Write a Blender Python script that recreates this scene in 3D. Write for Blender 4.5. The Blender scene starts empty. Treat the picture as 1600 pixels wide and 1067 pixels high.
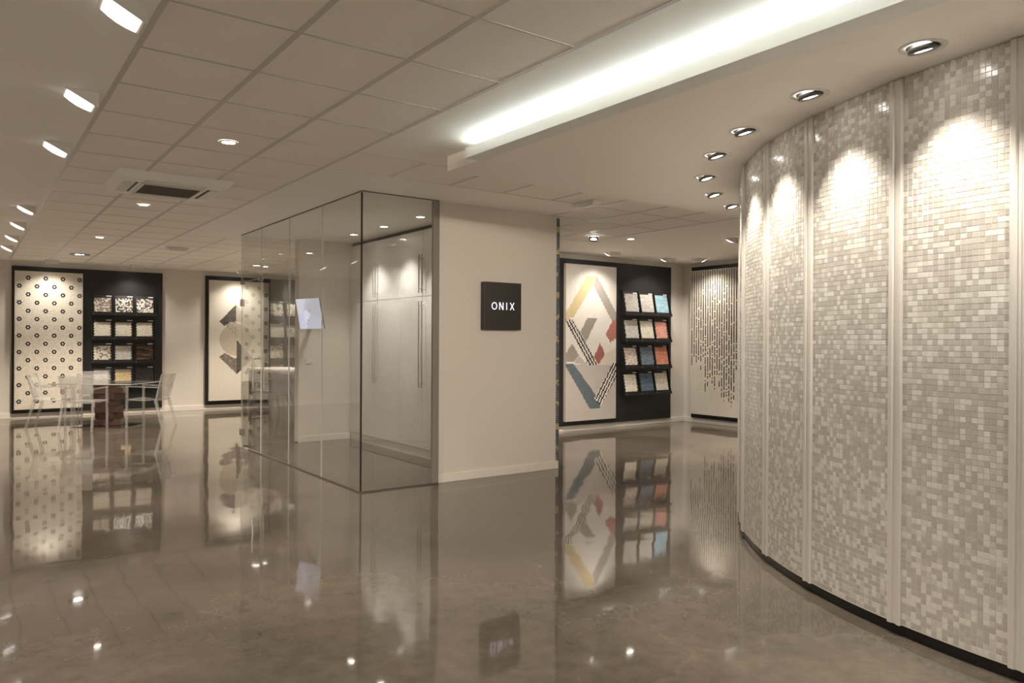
import bpy, math, random
from mathutils import Vector, Matrix, Euler
random.seed(7)
S = bpy.context.scene
COL = S.collection
PI = math.pi

# ------------------------------------------------------------------ camera
H = 2.783          # main ceiling height
HS = 2.67          # dropped soffit height
EYE = 1.40
YAW, ROLL, FPX = 0.6288, -0.0048, 1181.4
rt = Vector((math.cos(YAW), -math.sin(YAW), 0)); up = Vector((0, 0, 1)); fw = Vector((math.sin(YAW), math.cos(YAW), 0))
cr = rt * math.cos(ROLL) - up * math.sin(ROLL); cu = rt * math.sin(ROLL) + up * math.cos(ROLL); cb = -fw
cd = bpy.data.cameras.new('camera'); cam = bpy.data.objects.new('camera', cd); COL.objects.link(cam)
cam.matrix_world = Matrix(((cr.x, cu.x, cb.x, 0), (cr.y, cu.y, cb.y, 0), (cr.z, cu.z, cb.z, EYE), (0, 0, 0, 1)))
cd.sensor_width = 36; cd.lens = FPX * 36 / 1600; cd.clip_start = 0.05; cd.clip_end = 100
S.camera = cam

# ------------------------------------------------------------------ world, exposure
w = bpy.data.worlds.new('world'); S.world = w; w.use_nodes = True
w.node_tree.nodes['Background'].inputs[0].default_value = (0.02, 0.018, 0.016, 1)
S.view_settings.view_transform = 'Standard'; S.view_settings.look = 'None'
S.view_settings.gamma = 1.0; S.view_settings.use_curve_mapping = False
S.view_settings.exposure = 0.85
WARM = (1.0, 0.875, 0.745)
NEUT = (1.0, 0.93, 0.83)
COOL = (0.82, 0.98, 1.0)
P_GIMBAL, P_DOWN, P_WASH, P_WEDGE, P_COVE, P_BOX = 49, 172, 38, 50, 16, 42

# ------------------------------------------------------------------ helpers
def lin(c):
    return tuple(((v / 255) / 12.92 if v / 255 <= 0.04045 else ((v / 255 + 0.055) / 1.055) ** 2.4) for v in c)

class MB:
    def __init__(s): s.v = []; s.f = []; s.m = []; s.c = []
    def add(s, vs, fs, mi=0, col=None):
        o = len(s.v); s.v += [tuple(p) for p in vs]
        for f in fs: s.f.append(tuple(i + o for i in f)); s.m.append(mi); s.c.append(col)
        return s
    def box(s, x0, x1, y0, y1, z0, z1, mi=0, col=None, M=None):
        vs = [Vector((x, y, z)) for z in (z0, z1) for y in (y0, y1) for x in (x0, x1)]
        if M is not None: vs = [M @ p for p in vs]
        return s.add(vs, [(0, 2, 3, 1), (4, 5, 7, 6), (0, 1, 5, 4), (2, 6, 7, 3), (0, 4, 6, 2), (1, 3, 7, 5)], mi, col)
    def bar(s, a, b, wx, wy, mi=0, ref=Vector((0, 0, 1)), w2=None):
        a, b = Vector(a), Vector(b); d = (b - a).normalized()
        if abs(d.dot(ref)) > 0.95: ref = Vector((0, 1, 0))
        x = d.cross(ref).normalized(); y = x.cross(d).normalized(); k = w2 or 1.0
        vs = []
        for p, q in ((a, 1.0), (b, k)):
            for sx, sy in ((-1, -1), (1, -1), (1, 1), (-1, 1)): vs.append(p + x * sx * wx / 2 * q + y * sy * wy / 2 * q)
        return s.add(vs, [(3, 2, 1, 0), (4, 5, 6, 7), (0, 1, 5, 4), (1, 2, 6, 5), (2, 3, 7, 6), (3, 0, 4, 7)], mi)
    def tube(s, a, b, r, n=12, mi=0, r2=None):
        a, b = Vector(a), Vector(b); d = (b - a).normalized(); ref = Vector((0, 0, 1)) if abs(d.z) < 0.9 else Vector((1, 0, 0))
        x = d.cross(ref).normalized(); y = x.cross(d); r2 = r if r2 is None else r2
        vs = [a + (x * math.cos(2 * PI * i / n) + y * math.sin(2 * PI * i / n)) * r for i in range(n)]
        vs += [b + (x * math.cos(2 * PI * i / n) + y * math.sin(2 * PI * i / n)) * r2 for i in range(n)]
        fs = [(i, i + n, (i + 1) % n + n, (i + 1) % n) for i in range(n)] + [tuple(range(n)), tuple(reversed(range(n, 2 * n)))]
        return s.add(vs, fs, mi)
    def lathe(s, prof, n=28, mi=0, M=None):
        vs = []; k = len(prof)
        for i in range(n):
            a = 2 * PI * i / n
            for r, z in prof: vs.append(Vector((r * math.cos(a), r * math.sin(a), z)))
        if M is not None: vs = [M @ p for p in vs]
        fs = [(i * k + j, ((i + 1) % n) * k + j, ((i + 1) % n) * k + j + 1, i * k + j + 1) for i in range(n) for j in range(k - 1)]
        return s.add(vs, fs, mi)
    def disc(s, r, z, n=24, mi=0, M=None, down=True):
        vs = [Vector((r * math.cos(2 * PI * i / n), r * math.sin(2 * PI * i / n), z)) for i in range(n)]
        if M is not None: vs = [M @ p for p in vs]
        return s.add(vs, [tuple(reversed(range(n))) if down else tuple(range(n))], mi)
    def prism(s, poly, y0, y1, mi=0):      # poly in (x, z), extruded along y
        n = len(poly); vs = [(p[0], y0, p[1]) for p in poly] + [(p[0], y1, p[1]) for p in poly]
        return s.add(vs, [(i, (i + 1) % n, (i + 1) % n + n, i + n) for i in range(n)] + [tuple(reversed(range(n))), tuple(range(n, 2 * n))], mi)
    def mesh(s, name):
        me = bpy.data.meshes.new(name); me.from_pydata(s.v, [], s.f)
        return me
    def build(s, name, mats, parent=None, smooth=False, bevel=0, fix=True):
        me = s.mesh(name)
        if not isinstance(mats, (list, tuple)): mats = [mats]
        for m in mats: me.materials.append(m)
        if len(mats) > 1: me.polygons.foreach_set('material_index', s.m)
        if any(c is not None for c in s.c):
            at = me.color_attributes.new('tint', 'FLOAT_COLOR', 'CORNER'); buf = []
            for f, c in zip(s.f, s.c):
                c = c or (1, 1, 1)
                buf += [c[0], c[1], c[2], 1.0] * len(f)
            at.data.foreach_set('color', buf)
        if smooth: me.polygons.foreach_set('use_smooth', [True] * len(s.f))
        me.update()
        o = bpy.data.objects.new(name, me); COL.objects.link(o)
        if parent: o.parent = parent
        if bevel:
            b = o.modifiers.new('bevel', 'BEVEL'); b.width = bevel; b.segments = 2; b.limit_method = 'ANGLE'
        return o

def tag(o, label, cat, group=None):
    o['label'] = label; o['category'] = cat
    if group: o['group'] = group
    return o
def struct(o): o['kind'] = 'structure'; return o
def stuff(o): o['kind'] = 'stuff'; return o
def thing(name, label, cat, loc=(0, 0, 0), rz=0, group=None):
    o = bpy.data.objects.new(name, None); COL.objects.link(o); o.empty_display_size = 0.1
    o.location = loc; o.rotation_euler = (0, 0, rz)
    return tag(o, label, cat, group)
def copy_tree(o, parent=None):
    c = o.copy(); COL.objects.link(c); c.parent = parent
    for ch in list(o.children): copy_tree(ch, c)
    return c

# ------------------------------------------------------------------ materials
def mat(name, col, rough=0.5, metal=0.0, spec=0.5, noise=None, bump=None, coat=0.0):
    m = bpy.data.materials.new(name); m.use_nodes = True; nt = m.node_tree; b = nt.nodes['Principled BSDF']
    b.inputs['Base Color'].default_value = (*col, 1); b.inputs['Roughness'].default_value = rough
    b.inputs['Metallic'].default_value = metal; b.inputs['Specular IOR Level'].default_value = spec
    b.inputs['Coat Weight'].default_value = coat; b.inputs['Coat Roughness'].default_value = 0.05
    tc = nt.nodes.new('ShaderNodeTexCoord')
    if noise:
        sc, amt = noise
        n = nt.nodes.new('ShaderNodeTexNoise'); n.inputs['Scale'].default_value = sc; n.inputs['Detail'].default_value = 5
        r = nt.nodes.new('ShaderNodeMapRange'); r.inputs['To Min'].default_value = 1 - amt; r.inputs['To Max'].default_value = 1 + amt
        mx = nt.nodes.new('ShaderNodeMix'); mx.data_type = 'RGBA'; mx.blend_type = 'MULTIPLY'; mx.inputs['Factor'].default_value = 1
        nt.links.new(tc.outputs['Object'], n.inputs['Vector']); nt.links.new(n.outputs['Fac'], r.inputs['Value'])
        mx.inputs['A'].default_value = (*col, 1); nt.links.new(r.outputs['Result'], mx.inputs['B']); nt.links.new(mx.outputs['Result'], b.inputs['Base Color'])
    if bump:
        sc, st = bump
        n = nt.nodes.new('ShaderNodeTexNoise'); n.inputs['Scale'].default_value = sc; n.inputs['Detail'].default_value = 4
        bp = nt.nodes.new('ShaderNodeBump'); bp.inputs['Strength'].default_value = st; bp.inputs['Distance'].default_value = 0.002
        nt.links.new(tc.outputs['Object'], n.inputs['Vector']); nt.links.new(n.outputs['Fac'], bp.inputs['Height']); nt.links.new(bp.outputs['Normal'], b.inputs['Normal'])
    return m
def mat_emit(name, col, strength):
    m = bpy.data.materials.new(name); m.use_nodes = True; b = m.node_tree.nodes['Principled BSDF']
    b.inputs['Base Color'].default_value = (*col, 1); b.inputs['Emission Color'].default_value = (*col, 1); b.inputs['Emission Strength'].default_value = strength
    return m
def mat_tint(name, rough, spec=0.5, noise=0.06, scale=60, bump=0.0):
    m = mat(name, (0.8, 0.8, 0.8), rough, spec=spec); nt = m.node_tree; b = nt.nodes['Principled BSDF']
    a = nt.nodes.new('ShaderNodeAttribute'); a.attribute_name = 'tint'
    tc = nt.nodes.new('ShaderNodeTexCoord'); n = nt.nodes.new('ShaderNodeTexNoise'); n.inputs['Scale'].default_value = scale
    r = nt.nodes.new('ShaderNodeMapRange'); r.inputs['To Min'].default_value = 1 - noise; r.inputs['To Max'].default_value = 1 + noise
    mx = nt.nodes.new('ShaderNodeMix'); mx.data_type = 'RGBA'; mx.blend_type = 'MULTIPLY'; mx.inputs['Factor'].default_value = 1
    nt.links.new(tc.outputs['Object'], n.inputs['Vector']); nt.links.new(n.outputs['Fac'], r.inputs['Value'])
    nt.links.new(a.outputs['Color'], mx.inputs['A']); nt.links.new(r.outputs['Result'], mx.inputs['B']); nt.links.new(mx.outputs['Result'], b.inputs['Base Color'])
    return m
def mat_clear(name, tint, f0=0.04, rough=0.0, white=0.0, whitecol=(0.8, 0.8, 0.8), gloss=(1, 1, 1)):
    # thin clear sheet: transparent body, Schlick reflection
    m = bpy.data.materials.new(name); m.use_nodes = True; nt = m.node_tree; nt.nodes.clear()
    out = nt.nodes.new('ShaderNodeOutputMaterial'); tr = nt.nodes.new('ShaderNodeBsdfTransparent'); gl = nt.nodes.new('ShaderNodeBsdfGlossy')
    tr.inputs['Color'].default_value = (*tint, 1); gl.inputs['Roughness'].default_value = rough; gl.inputs['Color'].default_value = (*gloss, 1)
    lw = nt.nodes.new('ShaderNodeLayerWeight'); lw.inputs['Blend'].default_value = 0.5
    pw = nt.nodes.new('ShaderNodeMath'); pw.operation = 'POWER'; pw.inputs[1].default_value = 5
    ma = nt.nodes.new('ShaderNodeMath'); ma.operation = 'MULTIPLY_ADD'; ma.inputs[1].default_value = 1 - f0; ma.inputs[2].default_value = f0
    mx = nt.nodes.new('ShaderNodeMixShader')
    nt.links.new(lw.outputs['Facing'], pw.inputs[0]); nt.links.new(pw.outputs[0], ma.inputs[0]); nt.links.new(ma.outputs[0], mx.inputs[0])
    body = tr.outputs[0]
    if white:
        df = nt.nodes.new('ShaderNodeBsdfDiffuse'); df.inputs['Color'].default_value = (*whitecol, 1)
        m2 = nt.nodes.new('ShaderNodeMixShader'); m2.inputs[0].default_value = white
        nt.links.new(tr.outputs[0], m2.inputs[1]); nt.links.new(df.outputs[0], m2.inputs[2]); body = m2.outputs[0]
    nt.links.new(body, mx.inputs[1]); nt.links.new(gl.outputs[0], mx.inputs[2]); nt.links.new(mx.outputs[0], out.inputs[0])
    return m

WALL = mat('painted_wall', (0.72, 0.67, 0.60), 0.6, spec=0.3, noise=(1.5, 0.02), bump=(90, 0.08))
PLASTER = mat('ceiling_plaster', (0.92, 0.875, 0.81), 0.7, spec=0.2, noise=(1.2, 0.02))
CTILE = mat('ceiling_tile', (0.90, 0.845, 0.77), 0.85, spec=0.15, noise=(2.0, 0.04), bump=(180, 0.25))
CRAIL = mat('ceiling_rail', (0.56, 0.525, 0.475), 0.35, spec=0.5)
BASEB = mat('baseboard_paint', (0.80, 0.75, 0.67), 0.4)
BLACK = mat('black_laminate', (0.016, 0.015, 0.015), 0.42, noise=(8, 0.2))
BLACKG = mat('black_gloss', (0.012, 0.010, 0.009), 0.18)
WHITE = mat('white_plastic', (0.78, 0.75, 0.70), 0.4)
ACGREY = mat('vent_grille', (0.12, 0.105, 0.09), 0.7)
DARK = mat('dark_slot', (0.02, 0.018, 0.016), 0.6)
STEEL = mat('brushed_steel', (0.62, 0.60, 0.57), 0.28, metal=1.0, noise=(30, 0.08))
GREYRING = mat('grey_metal', (0.22, 0.215, 0.21), 0.3, metal=0.8)
ALU = mat('satin_profile', (0.70, 0.665, 0.61), 0.35, noise=(4, 0.02))
LACQ = mat('white_gloss_lacquer', (0.80, 0.785, 0.76), 0.16, coat=0.5)
GROUT = mat('grout', (0.66, 0.60, 0.53), 0.8)
GROUT2 = mat('panel_grout', (0.80, 0.76, 0.70), 0.8)
LIPW = mat('cove_white', (0.80, 0.81, 0.79), 0.5)
TILE = mat_tint('glass_mosaic', 0.16, 0.55, 0.05, 90)
MTILE = mat_tint('matt_mosaic', 0.38, 0.4, 0.06, 70)
WOOD = mat('red_brown_wood', (0.095, 0.048, 0.036), 0.38, noise=(14, 0.3))
CTOP = mat('counter_top', (0.75, 0.73, 0.70), 0.3)
CBODY = mat('dark_gloss_front', (0.035, 0.030, 0.027), 0.12)
GLASS = mat_clear('partition_glass', (0.925, 0.93, 0.92), 0.055)
GEDGE = mat('glass_edge', (0.62, 0.63, 0.60), 0.15)
TOPCH = mat('bronze_channel', (0.10, 0.085, 0.07), 0.4)
TGLASS = mat_clear('table_glass', (0.85, 0.88, 0.87), 0.06)
POLY = mat_clear('clear_polycarbonate', (0.94, 0.935, 0.925), 0.10, 0.04, white=0.17, whitecol=(0.75, 0.74, 0.72))
LENS = mat_emit('lamp_lens', (1.0, 0.95, 0.88), 14)
LENSW = mat_emit('wash_lens', (1.0, 0.96, 0.95), 1.2)
LED = mat_emit('led_strip', (0.92, 1.0, 0.96), 12)
LETTER = mat_emit('lit_letters', (0.86, 0.86, 1.0), 0.6)
TAGW = mat('paper_tag', (0.8, 0.8, 0.78), 0.6)

def mat_floor():
    m = bpy.data.materials.new('polished_concrete'); m.use_nodes = True; nt = m.node_tree; b = nt.nodes['Principled BSDF']; L = nt.links
    tc = nt.nodes.new('ShaderNodeTexCoord')
    def noise(sc, det, rough=0.55, dist=0.0):
        n = nt.nodes.new('ShaderNodeTexNoise'); n.inputs['Scale'].default_value = sc; n.inputs['Detail'].default_value = det
        n.inputs['Roughness'].default_value = rough; n.inputs['Distortion'].default_value = dist; L.new(tc.outputs['Object'], n.inputs['Vector']); return n
    n1 = noise(0.8, 7, 0.6, 0.4); n2 = noise(9, 8, 0.7); n3 = noise(60, 3)
    cr1 = nt.nodes.new('ShaderNodeValToRGB'); e = cr1.color_ramp.elements
    e[0].position = 0.30; e[0].color = (0.070, 0.059, 0.047, 1); e[1].position = 0.72; e[1].color = (0.142, 0.118, 0.092, 1)
    L.new(n1.outputs['Fac'], cr1.inputs['Fac'])
    r2 = nt.nodes.new('ShaderNodeMapRange'); r2.inputs['From Min'].default_value = 0.3; r2.inputs['From Max'].default_value = 0.7; r2.inputs['To Min'].default_value = 0.80; r2.inputs['To Max'].default_value = 1.20
    L.new(n2.outputs['Fac'], r2.inputs['Value'])
    r3 = nt.nodes.new('ShaderNodeMapRange'); r3.inputs['From Min'].default_value = 0.66; r3.inputs['From Max'].default_value = 0.74; r3.inputs['To Min'].default_value = 1.0; r3.inputs['To Max'].default_value = 1.45
    L.new(n3.outputs['Fac'], r3.inputs['Value'])
    mu = nt.nodes.new('ShaderNodeMath'); mu.operation = 'MULTIPLY'; L.new(r2.outputs[0], mu.inputs[0]); L.new(r3.outputs[0], mu.inputs[1])
    mx = nt.nodes.new('ShaderNodeMix'); mx.data_type = 'RGBA'; mx.blend_type = 'MULTIPLY'; mx.inputs['Factor'].default_value = 1
    L.new(cr1.outputs['Color'], mx.inputs['A']); L.new(mu.outputs[0], mx.inputs['B'])
    # thin pale hairline veins
    v = nt.nodes.new('ShaderNodeTexVoronoi'); v.feature = 'DISTANCE_TO_EDGE'; v.inputs['Scale'].default_value = 0.33
    nw = noise(1.6, 4); ad = nt.nodes.new('ShaderNodeVectorMath'); ad.operation = 'MULTIPLY_ADD'; ad.inputs[1].default_value = (0.7, 0.7, 0)
    L.new(nw.outputs['Color'], ad.inputs[0]); L.new(tc.outputs['Object'], ad.inputs[2]); L.new(ad.outputs[0], v.inputs['Vector'])
    rv = nt.nodes.new('ShaderNodeMapRange'); rv.inputs['From Min'].default_value = 0.0; rv.inputs['From Max'].default_value = 0.006; rv.inputs['To Min'].default_value = 0.08; rv.inputs['To Max'].default_value = 0
    L.new(v.outputs['Distance'], rv.inputs['Value'])
    m2 = nt.nodes.new('ShaderNodeMix'); m2.data_type = 'RGBA'; L.new(rv.outputs[0], m2.inputs['Factor']); L.new(mx.outputs['Result'], m2.inputs['A']); m2.inputs['B'].default_value = (0.36, 0.30, 0.23, 1)
    L.new(m2.outputs['Result'], b.inputs['Base Color'])
    rr = nt.nodes.new('ShaderNodeMapRange'); rr.inputs['From Min'].default_value = 0.3; rr.inputs['From Max'].default_value = 0.7; rr.inputs['To Min'].default_value = 0.02; rr.inputs['To Max'].default_value = 0.065
    L.new(n1.outputs['Fac'], rr.inputs['Value']); L.new(rr.outputs[0], b.inputs['Roughness'])
    b.inputs['IOR'].default_value = 1.55; b.inputs['Specular IOR Level'].default_value = 0.6
    nb = noise(1.3, 2, 0.4); bp = nt.nodes.new('ShaderNodeBump'); bp.inputs['Strength'].default_value = 0.35; bp.inputs['Distance'].default_value = 0.012
    nb2 = noise(22, 3, 0.6); bp2 = nt.nodes.new('ShaderNodeBump'); bp2.inputs['Strength'].default_value = 0.05; bp2.inputs['Distance'].default_value = 0.0015
    L.new(nb.outputs['Fac'], bp.inputs['Height']); L.new(nb2.outputs['Fac'], bp2.inputs['Height']); L.new(bp.outputs['Normal'], bp2.inputs['Normal']); L.new(bp2.outputs['Normal'], b.inputs['Normal'])
    return m
FLOOR = mat_floor()

# ------------------------------------------------------------------ room shell
XL, XR, YR, YB, YD = -2.2, 10.38, -4.0, 15.9, 9.08     # left wall, right wall, rear wall, far wall, display wall
YS, XS0, XS1 = 6.46, 3.79, 5.30                         # sign wall
XG, YG0, YG1 = 2.97, 6.44, 10.10                        # glass enclosure
def wallbox(name, *b): return struct(MB().box(*b).build(name, WALL))
struct(MB().box(XL - .1, XR + .1, YR - .1, YB + .1, -.12, 0).build('floor', FLOOR))
struct(MB().box(XL - .1, XL, YR - .1, YB + .1, 0, H).build('wall_left', mat('left_wall_paint', (.66, .61, .54), .6, noise=(1.5, .05))))
wallbox('wall_rear', XL, XR, YR - .1, YR, 0, H)
wallbox('wall_back', XL, 7.6, YB, YB + .1, 0, H)
wallbox('wall_hall', 7.5, 7.6, 10.25, YB, 0, H)
wallbox('wall_display', XS1, XR, YD, YD + .1, 0, H)
wallbox('wall_right', XR, XR + .1, YR, YD + .1, 0, H)
wallbox('wall_enclosure', 3.73, 7.6, YG1, YG1 + .15, 0, H)
wallbox('wall_sign', XS0, XS1, YS, YS + .12, 0, H)
wallbox('wall_side', XS1 - .1, XS1, YS + .12, YD + .1, 0, H)
def bb(name, *b): return struct(MB().box(*b).build(name, BASEB, bevel=.004))
bb('baseboard_back', XL, 7.5, YB - .015, YB, 0, .1)
bb('baseboard_display', XS1 + .08, XR, YD - .015, YD, 0, .085)
bb('baseboard_right', XR - .015, XR, YR, YD - .015, 0, .085)
bb('baseboard_sign', XS0, XS1 + .03, YS - .016, YS, 0, .085)
bb('baseboard_enclosure', 3.73, 4.48, YG1 - .015, YG1, 0, .085)
bb('baseboard_left', XL, XL + .015, YR, YB - .015, 0, .1)

# ceiling: plaster field with tiled bays
Y0, DY = 3.3155, 0.6106
ROW = lambda k: Y0 + DY * k
cols1 = [.665, 1.22, 1.775, 2.33]
colsR = [2.33 + .58 * k for k in range(6)]             # to 5.23
bays = [(cols1, [ROW(k) for k in range(-9, 21)]),
        (colsR, [ROW(3), ROW(4)]),
        ([5.23, 5.81, 6.38, 6.96], [ROW(3), ROW(4), 6.47, 7.15, 7.83]),
        ([2.33 + .575 * k for k in range(10)], [ROW(k) for k in range(12, 21)])]
mb = MB()
for r in [(XL, .665, YR, YB), (.665, 2.33, YR, ROW(-9)), (.665, 2.33, ROW(20), YB), (2.33, XR, YR, ROW(3)), (2.33, 5.23, ROW(4), ROW(12)),
          (5.23, 6.96, 7.83, ROW(12)), (6.96, XR, ROW(3), ROW(12)), (2.33, 7.505, ROW(20), YB), (7.505, XR, ROW(12), YB)]:
    mb.box(*r, H, H + .06)
mb.box(XL, XR, YR, YB, H + .06, H + .1)
ceiling = struct(mb.build('ceiling', PLASTER))
tile_me = {}
def ctile(x0, x1, y0, y1):
    k = (round(x1 - x0, 3), round(y1 - y0, 3))
    if k not in tile_me:
        m = MB().box(-k[0] / 2 + .006, k[0] / 2 - .006, -k[1] / 2 + .006, k[1] / 2 - .006, 0, .014).mesh('ceiling_tile'); m.materials.append(CTILE); tile_me[k] = m
    o = bpy.data.objects.new('ceiling_tile', tile_me[k]); COL.objects.link(o); o.parent = ceiling; o.location = ((x0 + x1) / 2, (y0 + y1) / 2, H + .0012 + random.uniform(0, .0006))
for xs, ys in bays:
    for i in range(len(xs) - 1):
        for j in range(len(ys) - 1): ctile(xs[i], xs[i + 1], ys[j], ys[j + 1])
    for x in xs:
        if (round(x, 2) == 2.33 and len(xs) != 4) or (round(x, 2) == 5.23 and len(xs) == 6): continue
        MB().box(x - .014, x + .014, ys[0], ys[-1], H - .001, H + .012).build('main_rail', CRAIL, ceiling)
    for y in ys: MB().box(xs[0], xs[-1], y - .007, y + .007, H - .0008, H + .012).build('cross_rail', CRAIL, ceiling)

# dropped soffit over the curved wall, with a light cove along its edge
YE = 4.86
sof = MB().box(2.93, XR, YR, YE, HS, H - .001).build('ceiling_soffit', PLASTER); struct(sof)
cove = MB().prism([(2.80, HS - .008), (2.935, HS - .008), (2.935, HS + .004), (2.812, HS + .004), (2.812, HS + .062), (2.80, HS + .062)], YR + .01, 4.40).build('cove_lip', LIPW, sof)
MB().box(2.80, 2.93, 4.40, 4.412, HS - .008, HS + .062).build('cove_end_cap', LIPW, sof)
led = MB().box(2.83, 2.845, YR + .1, 4.36, HS + .006, HS + .02).build('led_strip', LED, sof)
def area(name, loc, target, sx, sy, power, col, parent=None, spread=PI):
    l = bpy.data.lights.new(name, 'AREA'); l.shape = 'RECTANGLE'; l.size = sx; l.size_y = sy; l.energy = power; l.color = col; l.spread = spread
    o = bpy.data.objects.new(name, l); COL.objects.link(o); o.location = loc
    o.rotation_euler = (Vector(target) - Vector(loc)).to_track_quat('-Z', 'Y').to_euler(); o.parent = parent
    return o
ly = (YR + .1 + 4.36) / 2
a = area('cove_light', (2.855, ly, HS + .060), (2.74, ly, H), 1, 1, P_COVE, COOL, sof)
d = (Vector((2.73, ly, H)) - Vector((2.855, ly, HS + .060))).normalized()
zx = -d; yx = Vector((0, 1, 0)); xx = yx.cross(zx)
a.matrix_world = Matrix(((xx.x, yx.x, zx.x, 2.855), (xx.y, yx.y, zx.y, ly), (xx.z, yx.z, zx.z, HS + .060), (0, 0, 0, 1)))
a.data.size = .02; a.data.size_y = 8.2

# ------------------------------------------------------------------ curved mosaic wall
CX, CY, RW = 6.99, 0.955, 3.47
def arc(r, deg, z=0.0): a = math.radians(deg); return Vector((CX + r * math.cos(a), CY + r * math.sin(a), z))
POSTS = [204.4, 194.4, 184.4, 174.4, 164.9, 154.15, 145.1, 135.0, 124.3, 114.0, 103.5]
def arcslab(r0, r1, a0, a1, z0, z1, n):
    m = MB(); vs = []
    for i in range(n + 1):
        a_ = a0 + (a1 - a0) * i / n
        vs += [arc(r0, a_, z0), arc(r1, a_, z0), arc(r1, a_, z1), arc(r0, a_, z1)]
    fs = []
    for i in range(n):
        o = i * 4; q = o + 4
        fs += [(o, o + 1, q + 1, q), (o + 1, o + 2, q + 2, q + 1), (o + 2, o + 3, q + 3, q + 2), (o + 3, o, q, q + 3)]
    fs += [(3, 2, 1, 0), (n * 4, n * 4 + 1, n * 4 + 2, n * 4 + 3)]
    return m.add(vs, fs)
wc = arcslab(RW - .12, RW - .022, POSTS[0], POSTS[-1], 0, HS, 60).build('wall_curved', WALL); struct(wc)
arcslab(RW - .022, RW - .014, POSTS[0], POSTS[-1], 0, .055, 60).build('plinth', BLACKG, wc)
arcslab(RW - .022, RW - .016, POSTS[0], POSTS[-1], HS - .02, HS, 60).build('shadow_gap', DARK, wc)
PIT, ZB, NR, NC = 0.0261, 0.056, 100, 20
CW = [lin(c) for c in ((232, 229, 222), (226, 222, 214))]
CG = [lin(c) for c in ((203, 198, 189), (197, 191, 181), (191, 185, 176), (209, 204, 195))]
tcol_mesh = []
for c in CW + CG:
    hw = hz = .0122; y1 = .0015; e = .001
    m = MB().add([(-hw, 0, -hz), (hw, 0, -hz), (hw, 0, hz), (-hw, 0, hz), (-hw + e, y1, -hz + e), (hw - e, y1, -hz + e), (hw - e, y1, hz - e), (-hw + e, y1, hz - e)], [(7, 6, 5, 4), (4, 5, 1, 0), (5, 6, 2, 1), (6, 7, 3, 2), (7, 4, 0, 3)], 0, c); o = m.build('mosaic_tile', TILE); tcol_mesh.append(o.data); bpy.data.objects.remove(o)
for k in range(len(POSTS) - 1):
    a0, a1 = POSTS[k], POSTS[k + 1]; half = math.degrees(.037 / RW)
    b0, b1 = a0 - half, a1 + half
    pan = arcslab(RW - .022, RW - .003, b0, b1, ZB - .002, HS - .012, 12).build('mosaic_panel', GROUT2, wc)
    nc = max(1, round(math.radians(b0 - b1) * RW / PIT)); st = (b0 - b1) / nc
    near = (k == 3)
    rest = MB(); cells = []
    rnd = random.Random(100 + k)
    for j in range(NR):
        for i in range(nc): cells.append((i, j, rnd.random(), rnd.random(), rnd.gauss(0, .010), rnd.gauss(0, .010)))
    # largest in view on the nearest panel: the columns by the outer post, at eye height
    single = set()
    if near: single = {(i, j) for i in range(6) for j in range(26, 76)}
    wpx = math.radians(st) * RW
    for i, j, q1, q2, t1, t2 in cells:
        ang = b0 - st * (i + .5); z = ZB + .004 + PIT * (j + .5)
        ci = (0 if q2 < .5 else 1) if q1 < .27 else 2 + int(q2 * 4)
        ra = math.radians(ang)
        M = Matrix.Translation(arc(RW - .003, ang, z)) @ Matrix.Rotation(ra - PI / 2, 4, 'Z') @ Matrix.Rotation(t1, 4, 'X') @ Matrix.Rotation(t2, 4, 'Z')
        if (i, j) in single:
            o = bpy.data.objects.new('mosaic_tile', tcol_mesh[ci]); COL.objects.link(o); o.parent = pan; o.matrix_local = M
        else:
            hw = wpx / 2 - .0009; hz = PIT / 2 - .0009; y1 = .0015; e = .001
            vs = [M @ Vector(p) for p in ((-hw, 0, -hz), (hw, 0, -hz), (hw, 0, hz), (-hw, 0, hz), (-hw + e, y1, -hz + e), (hw - e, y1, -hz + e), (hw - e, y1, hz - e), (-hw + e, y1, hz - e))]
            c = (CW + CG)[ci]; g = .94 + .12 * q2; c = (c[0] * g, c[1] * g, c[2] * g)
            rest.add(vs, [(7, 6, 5, 4), (4, 5, 1, 0), (5, 6, 2, 1), (6, 7, 3, 2), (7, 4, 0, 3)], 0, c)
    stuff(rest.build('mosaic_tiles', TILE, pan))
for k, a_ in enumerate(POSTS):
    g = math.degrees(1 / RW); p = MB()
    prof = [(-.037, -.02), (-.037, .010), (-.031, .014), (-.012, .014), (-.008, .006), (.012, .006), (.016, .012), (.033, .012), (.037, .008), (.037, -.02)]
    vs = [arc(RW + r, a_ + x * g, z) for z in (ZB - .004, HS - .003) for x, r in prof]; n = len(prof)
    p.add(vs, [(i, (i + 1) % n, (i + 1) % n + n, i + n) for i in range(n)] + [tuple(range(n)), tuple(range(n, 2 * n))])
    p.build('joint_profile', ALU, wc)

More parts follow.
